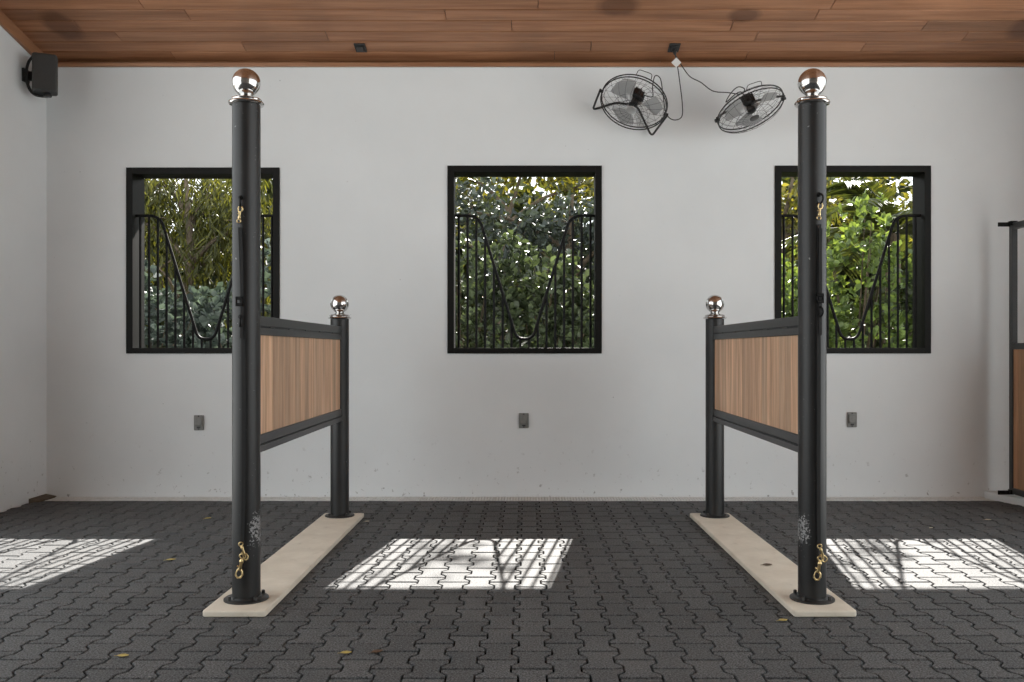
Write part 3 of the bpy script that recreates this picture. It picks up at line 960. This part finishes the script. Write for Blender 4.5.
LEAF = np.array([(0, 0, 0), (.3, .34, .07), (.72, .5, .09), (1, 0, 0), (.72, -.5, .09), (.3, -.34, .07)])
NARROW = np.array([(0, 0, 0), (.25, .45, .04), (.6, .4, .03), (1, 0, -.06), (.6, -.4, .03), (.25, -.45, .04)])
def leaf_mesh(name, mat, parent, pos, dirs, L, W, shape=LEAF, flat=0.6):
    n = len(pos)
    d = dirs / np.linalg.norm(dirs, axis=1, keepdims=True)
    up = rng.normal(size=(n, 3)) * (1 - flat) + np.array([0, 0, 1.0]) * flat
    s = np.cross(up, d); s /= (np.linalg.norm(s, axis=1, keepdims=True) + 1e-9)
    w = np.cross(d, s)
    Ls = L * rng.uniform(.7, 1.2, size=(n, 1, 1)); Ws = W / L * Ls
    V = pos[:, None, :] + d[:, None, :] * (shape[None, :, 0:1] * Ls) + s[:, None, :] * (shape[None, :, 1:2] * Ws) + w[:, None, :] * (shape[None, :, 2:3] * Ls)
    V = V.reshape(-1, 3)
    base = (np.arange(n) * 6)[:, None]
    Fc = np.concatenate([base + np.array([[0, 1, 2, 3]]), base + np.array([[0, 3, 4, 5]])], axis=1).reshape(-1)
    me = bpy.data.meshes.new(name)
    me.vertices.add(len(V)); me.vertices.foreach_set('co', V.astype(np.float32).ravel())
    nf = 2 * n
    me.loops.add(nf * 4); me.loops.foreach_set('vertex_index', Fc.astype(np.int32))
    me.polygons.add(nf)
    me.polygons.foreach_set('loop_start', np.arange(0, nf * 4, 4, dtype=np.int32))
    me.polygons.foreach_set('use_smooth', np.ones(nf, dtype=bool))
    me.update(calc_edges=True)
    me.validate()
    me.materials.append(mat)
    o = bpy.data.objects.new(name, me)
    COL.objects.link(o)
    o.parent = parent
    return o
def unit(n):
    v = rng.normal(size=(n, 3))
    return v / np.linalg.norm(v, axis=1, keepdims=True)

def shrub(x, y, h, r, mat, label, nros=420, L=.095, W=.06):
    s = thing('garden_shrub', label, 'shrub', (x, y, -.02), 'shrubs outside the windows')
    m = MB()
    # rosettes of leaves at twig ends, on a lumpy crown
    u = unit(nros * 2)
    u = u[u[:, 2] > -.75][:nros]
    lump = 1 + .16 * np.sin(u[:, 0] * 5 + x * 3) * np.cos(u[:, 2] * 6 + y) + .12 * rng.normal(size=len(u))
    rad = rng.uniform(.55, 1.0, len(u)) ** .5 * lump
    c0 = np.array([0, 0, h * .5])
    ctr = c0 + u * rad[:, None] * np.array([r, r * .8, h * .5])
    ctr = ctr[ctr[:, 2] > .1]
    for k in range(0, len(ctr), 14):
        e = Vector(ctr[k])
        m.tube([(random.uniform(-.06, .06), random.uniform(-.06, .06), 0), (e.x * .3, e.y * .3, e.z * .45), e], [.016, .01, .004], 6)
    m.build('stems', M['bark'], s)
    P, Dv = [], []
    for c in ctr:
        out = c - c0; out = out / (np.linalg.norm(out) + 1e-6)
        ax = out * .6 + np.array([0, 0, .7]); ax /= np.linalg.norm(ax)
        q = rng.integers(6, 10)
        dd = unit(q) * .9 + ax * .75
        P.append(np.repeat(c[None], q, 0) + ax * rng.uniform(0, .1, (q, 1))); Dv.append(dd)
    leaf_mesh('foliage', mat, s, np.concatenate(P), np.concatenate(Dv), L, W)
    return s

def tree(label, base, trunk_pts, r0, blobs, mat, L, W, shape=LEAF, hang=0.0, name='garden_tree', dens=1.0, flat=.5):
    """trunk with limbs out to each foliage blob (x, y, z, rx, ry, rz, leaves)"""
    t = thing(name, label, 'tree', base, 'trees beyond the shrubs')
    m = MB()
    pts = [Vector(p) for p in trunk_pts]
    sp_ = smooth_path(pts, 5)
    m.tube(sp_, [r0 * (1 - .82 * i / (len(sp_) - 1)) for i in range(len(sp_))], 10)
    P, Dv = [], []
    for (x, y, z, rx, ry, rz, cnt) in blobs:
        e = Vector((x, y, z))
        st = min(sp_, key=lambda p: (p - e).length + abs(p.z - (e.z - .7)) * .8)
        mid = (st + e) / 2 + Vector((0, 0, .12))
        q = smooth_path([st, mid, e], 4)
        m.tube(q, [r0 * .38 * (1 - .7 * i / (len(q) - 1)) for i in range(len(q))], 7)
        cnt = int(cnt * dens)
        ncl = max(3, cnt // 14)
        cc = unit(ncl) * (rng.uniform(0, 1, (ncl, 1)) ** .4) * np.array([rx, ry, rz]) + np.array([x, y, z])
        for c in cc[: max(4, ncl // 6)]:
            m.tube([e, (e + Vector(c)) / 2 + Vector((0, 0, .05)), Vector(c)], [r0 * .1, r0 * .07, .004], 5)
        pp = np.repeat(cc, 14, 0) + rng.normal(size=(ncl * 14, 3)) * (.09 + L * .5)
        dd = unit(len(pp)) * (1 - hang * .6) + np.array([0, 0, -1.0]) * hang
        P.append(pp); Dv.append(dd)
    m.build('trunk', M['bark'], t)
    leaf_mesh('crown', mat, t, np.concatenate(P), np.concatenate(Dv), L, W, shape, flat)
    return t

# shrubs: blue-green outside the left window, mid green outside the middle one, bright green outside the right one
shrub(-4.15, 9.9, 1.98, .85, M['clusia_blue'], 'bluish green round-leaved shrub outside the left window, lower', 460, .105, .075)
shrub(-3.0, 10.0, 2.12, .85, M['clusia_blue'], 'bluish green round-leaved shrub outside the left window, nearer the partition', 460, .105, .075)
shrub(-.72, 9.9, 2.2, .8, M['clusia'], 'green leafy shrub outside the middle window, on its left side', 600)
shrub(.12, 10.1, 2.36, .72, M['clusia'], 'tall green leafy shrub outside the middle window, at its centre', 600)
shrub(.95, 9.9, 2.1, .8, M['clusia'], 'green leafy shrub outside the middle window, on its right side', 600)
shrub(2.85, 9.9, 2.1, .7, M['clusia_lime'], 'bright green shrub outside the right window, seen left of the tall post', 420)
shrub(3.65, 10.0, 2.62, .8, M['clusia_lime'], 'tall bright green shrub outside the right window, right of the tall post', 520)
shrub(4.6, 9.9, 2.1, .7, M['clusia'], 'green shrub outside the right window, at its right edge', 420)

# left window: narrow hanging leaves round slim trunks
tree('slim tree with narrow hanging yellow-green leaves outside the left window', (-4.75, 12.2, 0),
     [(0, 0, 0), (.05, 0, 1.2), (.18, .05, 2.4), (.1, .1, 3.6)], .13,
     [(-.6, .1, 3.0, .7, .6, .7, 900), (.3, .3, 3.2, .7, .6, .6, 900), (1.0, .1, 2.9, .6, .6, .7, 800), (-.1, -.3, 2.3, .9, .4, .5, 500), (1.2, .2, 2.1, .6, .5, .5, 500), (-1.1, .3, 2.2, .6, .5, .6, 500), (-.3, .5, 3.5, .8, .5, .5, 900), (.6, .6, 2.7, .9, .4, .7, 800)],
     M['willow'], .19, .028, NARROW, .75, 'willowy_tree', flat=.2)
# middle window: dark tree, golden tree top
tree('dark bluish tree outside the middle window, above the shrubs', (.75, 12.6, 0),
     [(0, 0, 0), (-.05, 0, 1.3), (-.15, 0, 2.4), (-.1, 0, 3.4)], .12,
     [(-.9, 0, 2.75, .55, .5, .4, 800), (-.1, .2, 3.0, .6, .5, .35, 700), (.55, -.1, 2.75, .55, .5, .45, 800), (-.45, .4, 2.1, .9, .4, .5, 1100), (.5, .4, 2.0, .8, .4, .5, 900), (-1.5, .3, 3.2, .5, .4, .5, 420)],
     M['dark_tree'], .12, .055, LEAF, .3)
tree('golden-leaved tree high outside the middle window', (-.6, 16.0, 0),
     [(0, 0, 0), (.1, 0, 1.8), (.2, 0, 3.2), (.5, 0, 4.3)], .13,
     [(-.5, 0, 4.3, .8, .6, .35, 520), (.7, 0, 4.5, .9, .6, .35, 560), (1.5, .2, 4.15, .6, .5, .4, 380), (-1.0, .2, 3.3, .7, .5, .5, 420), (1.8, 0, 8.05, .2, .3, .2, 50)],
     M['gold_tree'], .14, .07, LEAF, .2)
# right window
tree('golden-green tree outside the right window, behind the tall post', (4.2, 14.5, 0),
     [(0, 0, 0), (.05, 0, 1.6), (-.1, 0, 2.8), (.1, 0, 4.0)], .12,
     [(-.2, 0, 3.4, .6, .6, .55, 560), (.6, .2, 3.7, .7, .5, .5, 560), (-.1, .2, 2.4, .6, .5, .5, 420), (1.9, .2, 3.6, .8, .5, .5, 480), (-.75, 0, 6.75, .2, .25, .32, 60), (-.1, .1, 6.5, .5, .3, .12, 40)],
     M['gold_tree'], .13, .06, LEAF, .3)
def palm(x, y, h, label, nf=15, fl=1.7, rseed=1):
    R = random.Random(rseed)
    p = thing('garden_palm', label, 'palm', (x, y, -.02))
    MB().tube(smooth_path([(0, 0, 0), (.04, 0, h * .5), (0, 0, h)], 6), [.13] * 7 + [.1] * 6, 10).build('trunk', M['bark'], p)
    for k in range(nf):
        az = 2 * PI * k / nf + R.uniform(-.15, .15); el = R.uniform(.35, 1.25)
        d = Vector((math.cos(az), math.sin(az), 0))
        pts = []
        for i in range(9):
            t = i / 8 * fl * R.uniform(.98, 1.0)
            pts.append(Vector((0, 0, h - .05)) + d * (t * math.cos(el) * .95 + .12 * t * t) + Vector((0, 0, t * math.sin(el) - .33 * t * t)))
        m = MB().tube(pts, [.014 - .0012 * i for i in range(9)], 6)
        P, Dv = [], []
        fine = smooth_path(pts, 4)
        for i, q in enumerate(fine[3:]):
            tg = (fine[min(len(fine) - 1, i + 4)] - fine[i + 2]).normalized()
            side = tg.cross(Vector((0, 0, 1))).normalized()
            for s in (-1, 1):
                P.append(q); Dv.append(side * s * .8 + tg * .65 + Vector((0, 0, -.25)))
        fr = m.build('frond', M['palm'], p, angle=60)
        leaf_mesh('leaflets', M['palm'], fr, np.array([tuple(q) for q in P]), np.array([tuple(q) for q in Dv]), .42, .04, NARROW, .8)
palm(4.75, 11.7, 2.75, 'palm with arching fronds outside the right window', 15, 1.7, 5)
# far tree line
far = [(-9, 20), (-6.6, 21), (-4.2, 19.5), (-1.8, 21), (.6, 20), (3.0, 21), (5.6, 20), (8.0, 21), (10.4, 20)]
fl = ['far left of all', 'left, behind the willowy tree', 'behind the willowy tree', 'left behind the dark tree', 'behind the dark bluish tree', 'between the middle and right windows', 'behind the palm', 'right of the palm', 'farthest right of all']
for i, ((x, y), w) in enumerate(zip(far, fl)):
    R = random.Random(i)
    b = [(R.uniform(-.9, .9), R.uniform(-.4, .4), zz + R.uniform(-.2, .2), 1.25, .8, .7, cn) for zz, cn in ((1.2, 2600), (1.9, 2600), (2.6, 1800), (3.3, 800), (4.0, 500), (4.7, 300))]
    tree('distant green tree in the far tree line, ' + w, (x, y, 0), [(0, 0, 0), (.1, 0, 1.5), (0, 0, 3), (.1, 0, 4.2)], .16, b, M['far_tree'], .34, .2, LEAF, .2, 'distant_tree')
# low planted bank beyond the trees, closing the view at eye level
def bank():
    m = MB()
    nx, ny = 90, 14
    vs = []
    for j in range(ny + 1):
        for i in range(nx + 1):
            x = -36 + 72 * i / nx; t = j / ny
            h = math.sin(PI * t) ** .7 * (4.6 + .7 * math.sin(x * .55) + .4 * math.sin(x * 1.7 + 1) + random.uniform(-.18, .18))
            vs.append((x, 27 + 12 * t + random.uniform(-.2, .2), -.05 + h))
    fs = [(j * (nx + 1) + i, j * (nx + 1) + i + 1, (j + 1) * (nx + 1) + i + 1, (j + 1) * (nx + 1) + i) for j in range(ny) for i in range(nx)]
    struct(m.add(vs, fs).build('hill', simple('planted_bank', (0.035, 0.05, 0.022), 0.95, var=0.6, scale=3, spec=0.1), angle=80))
bank()
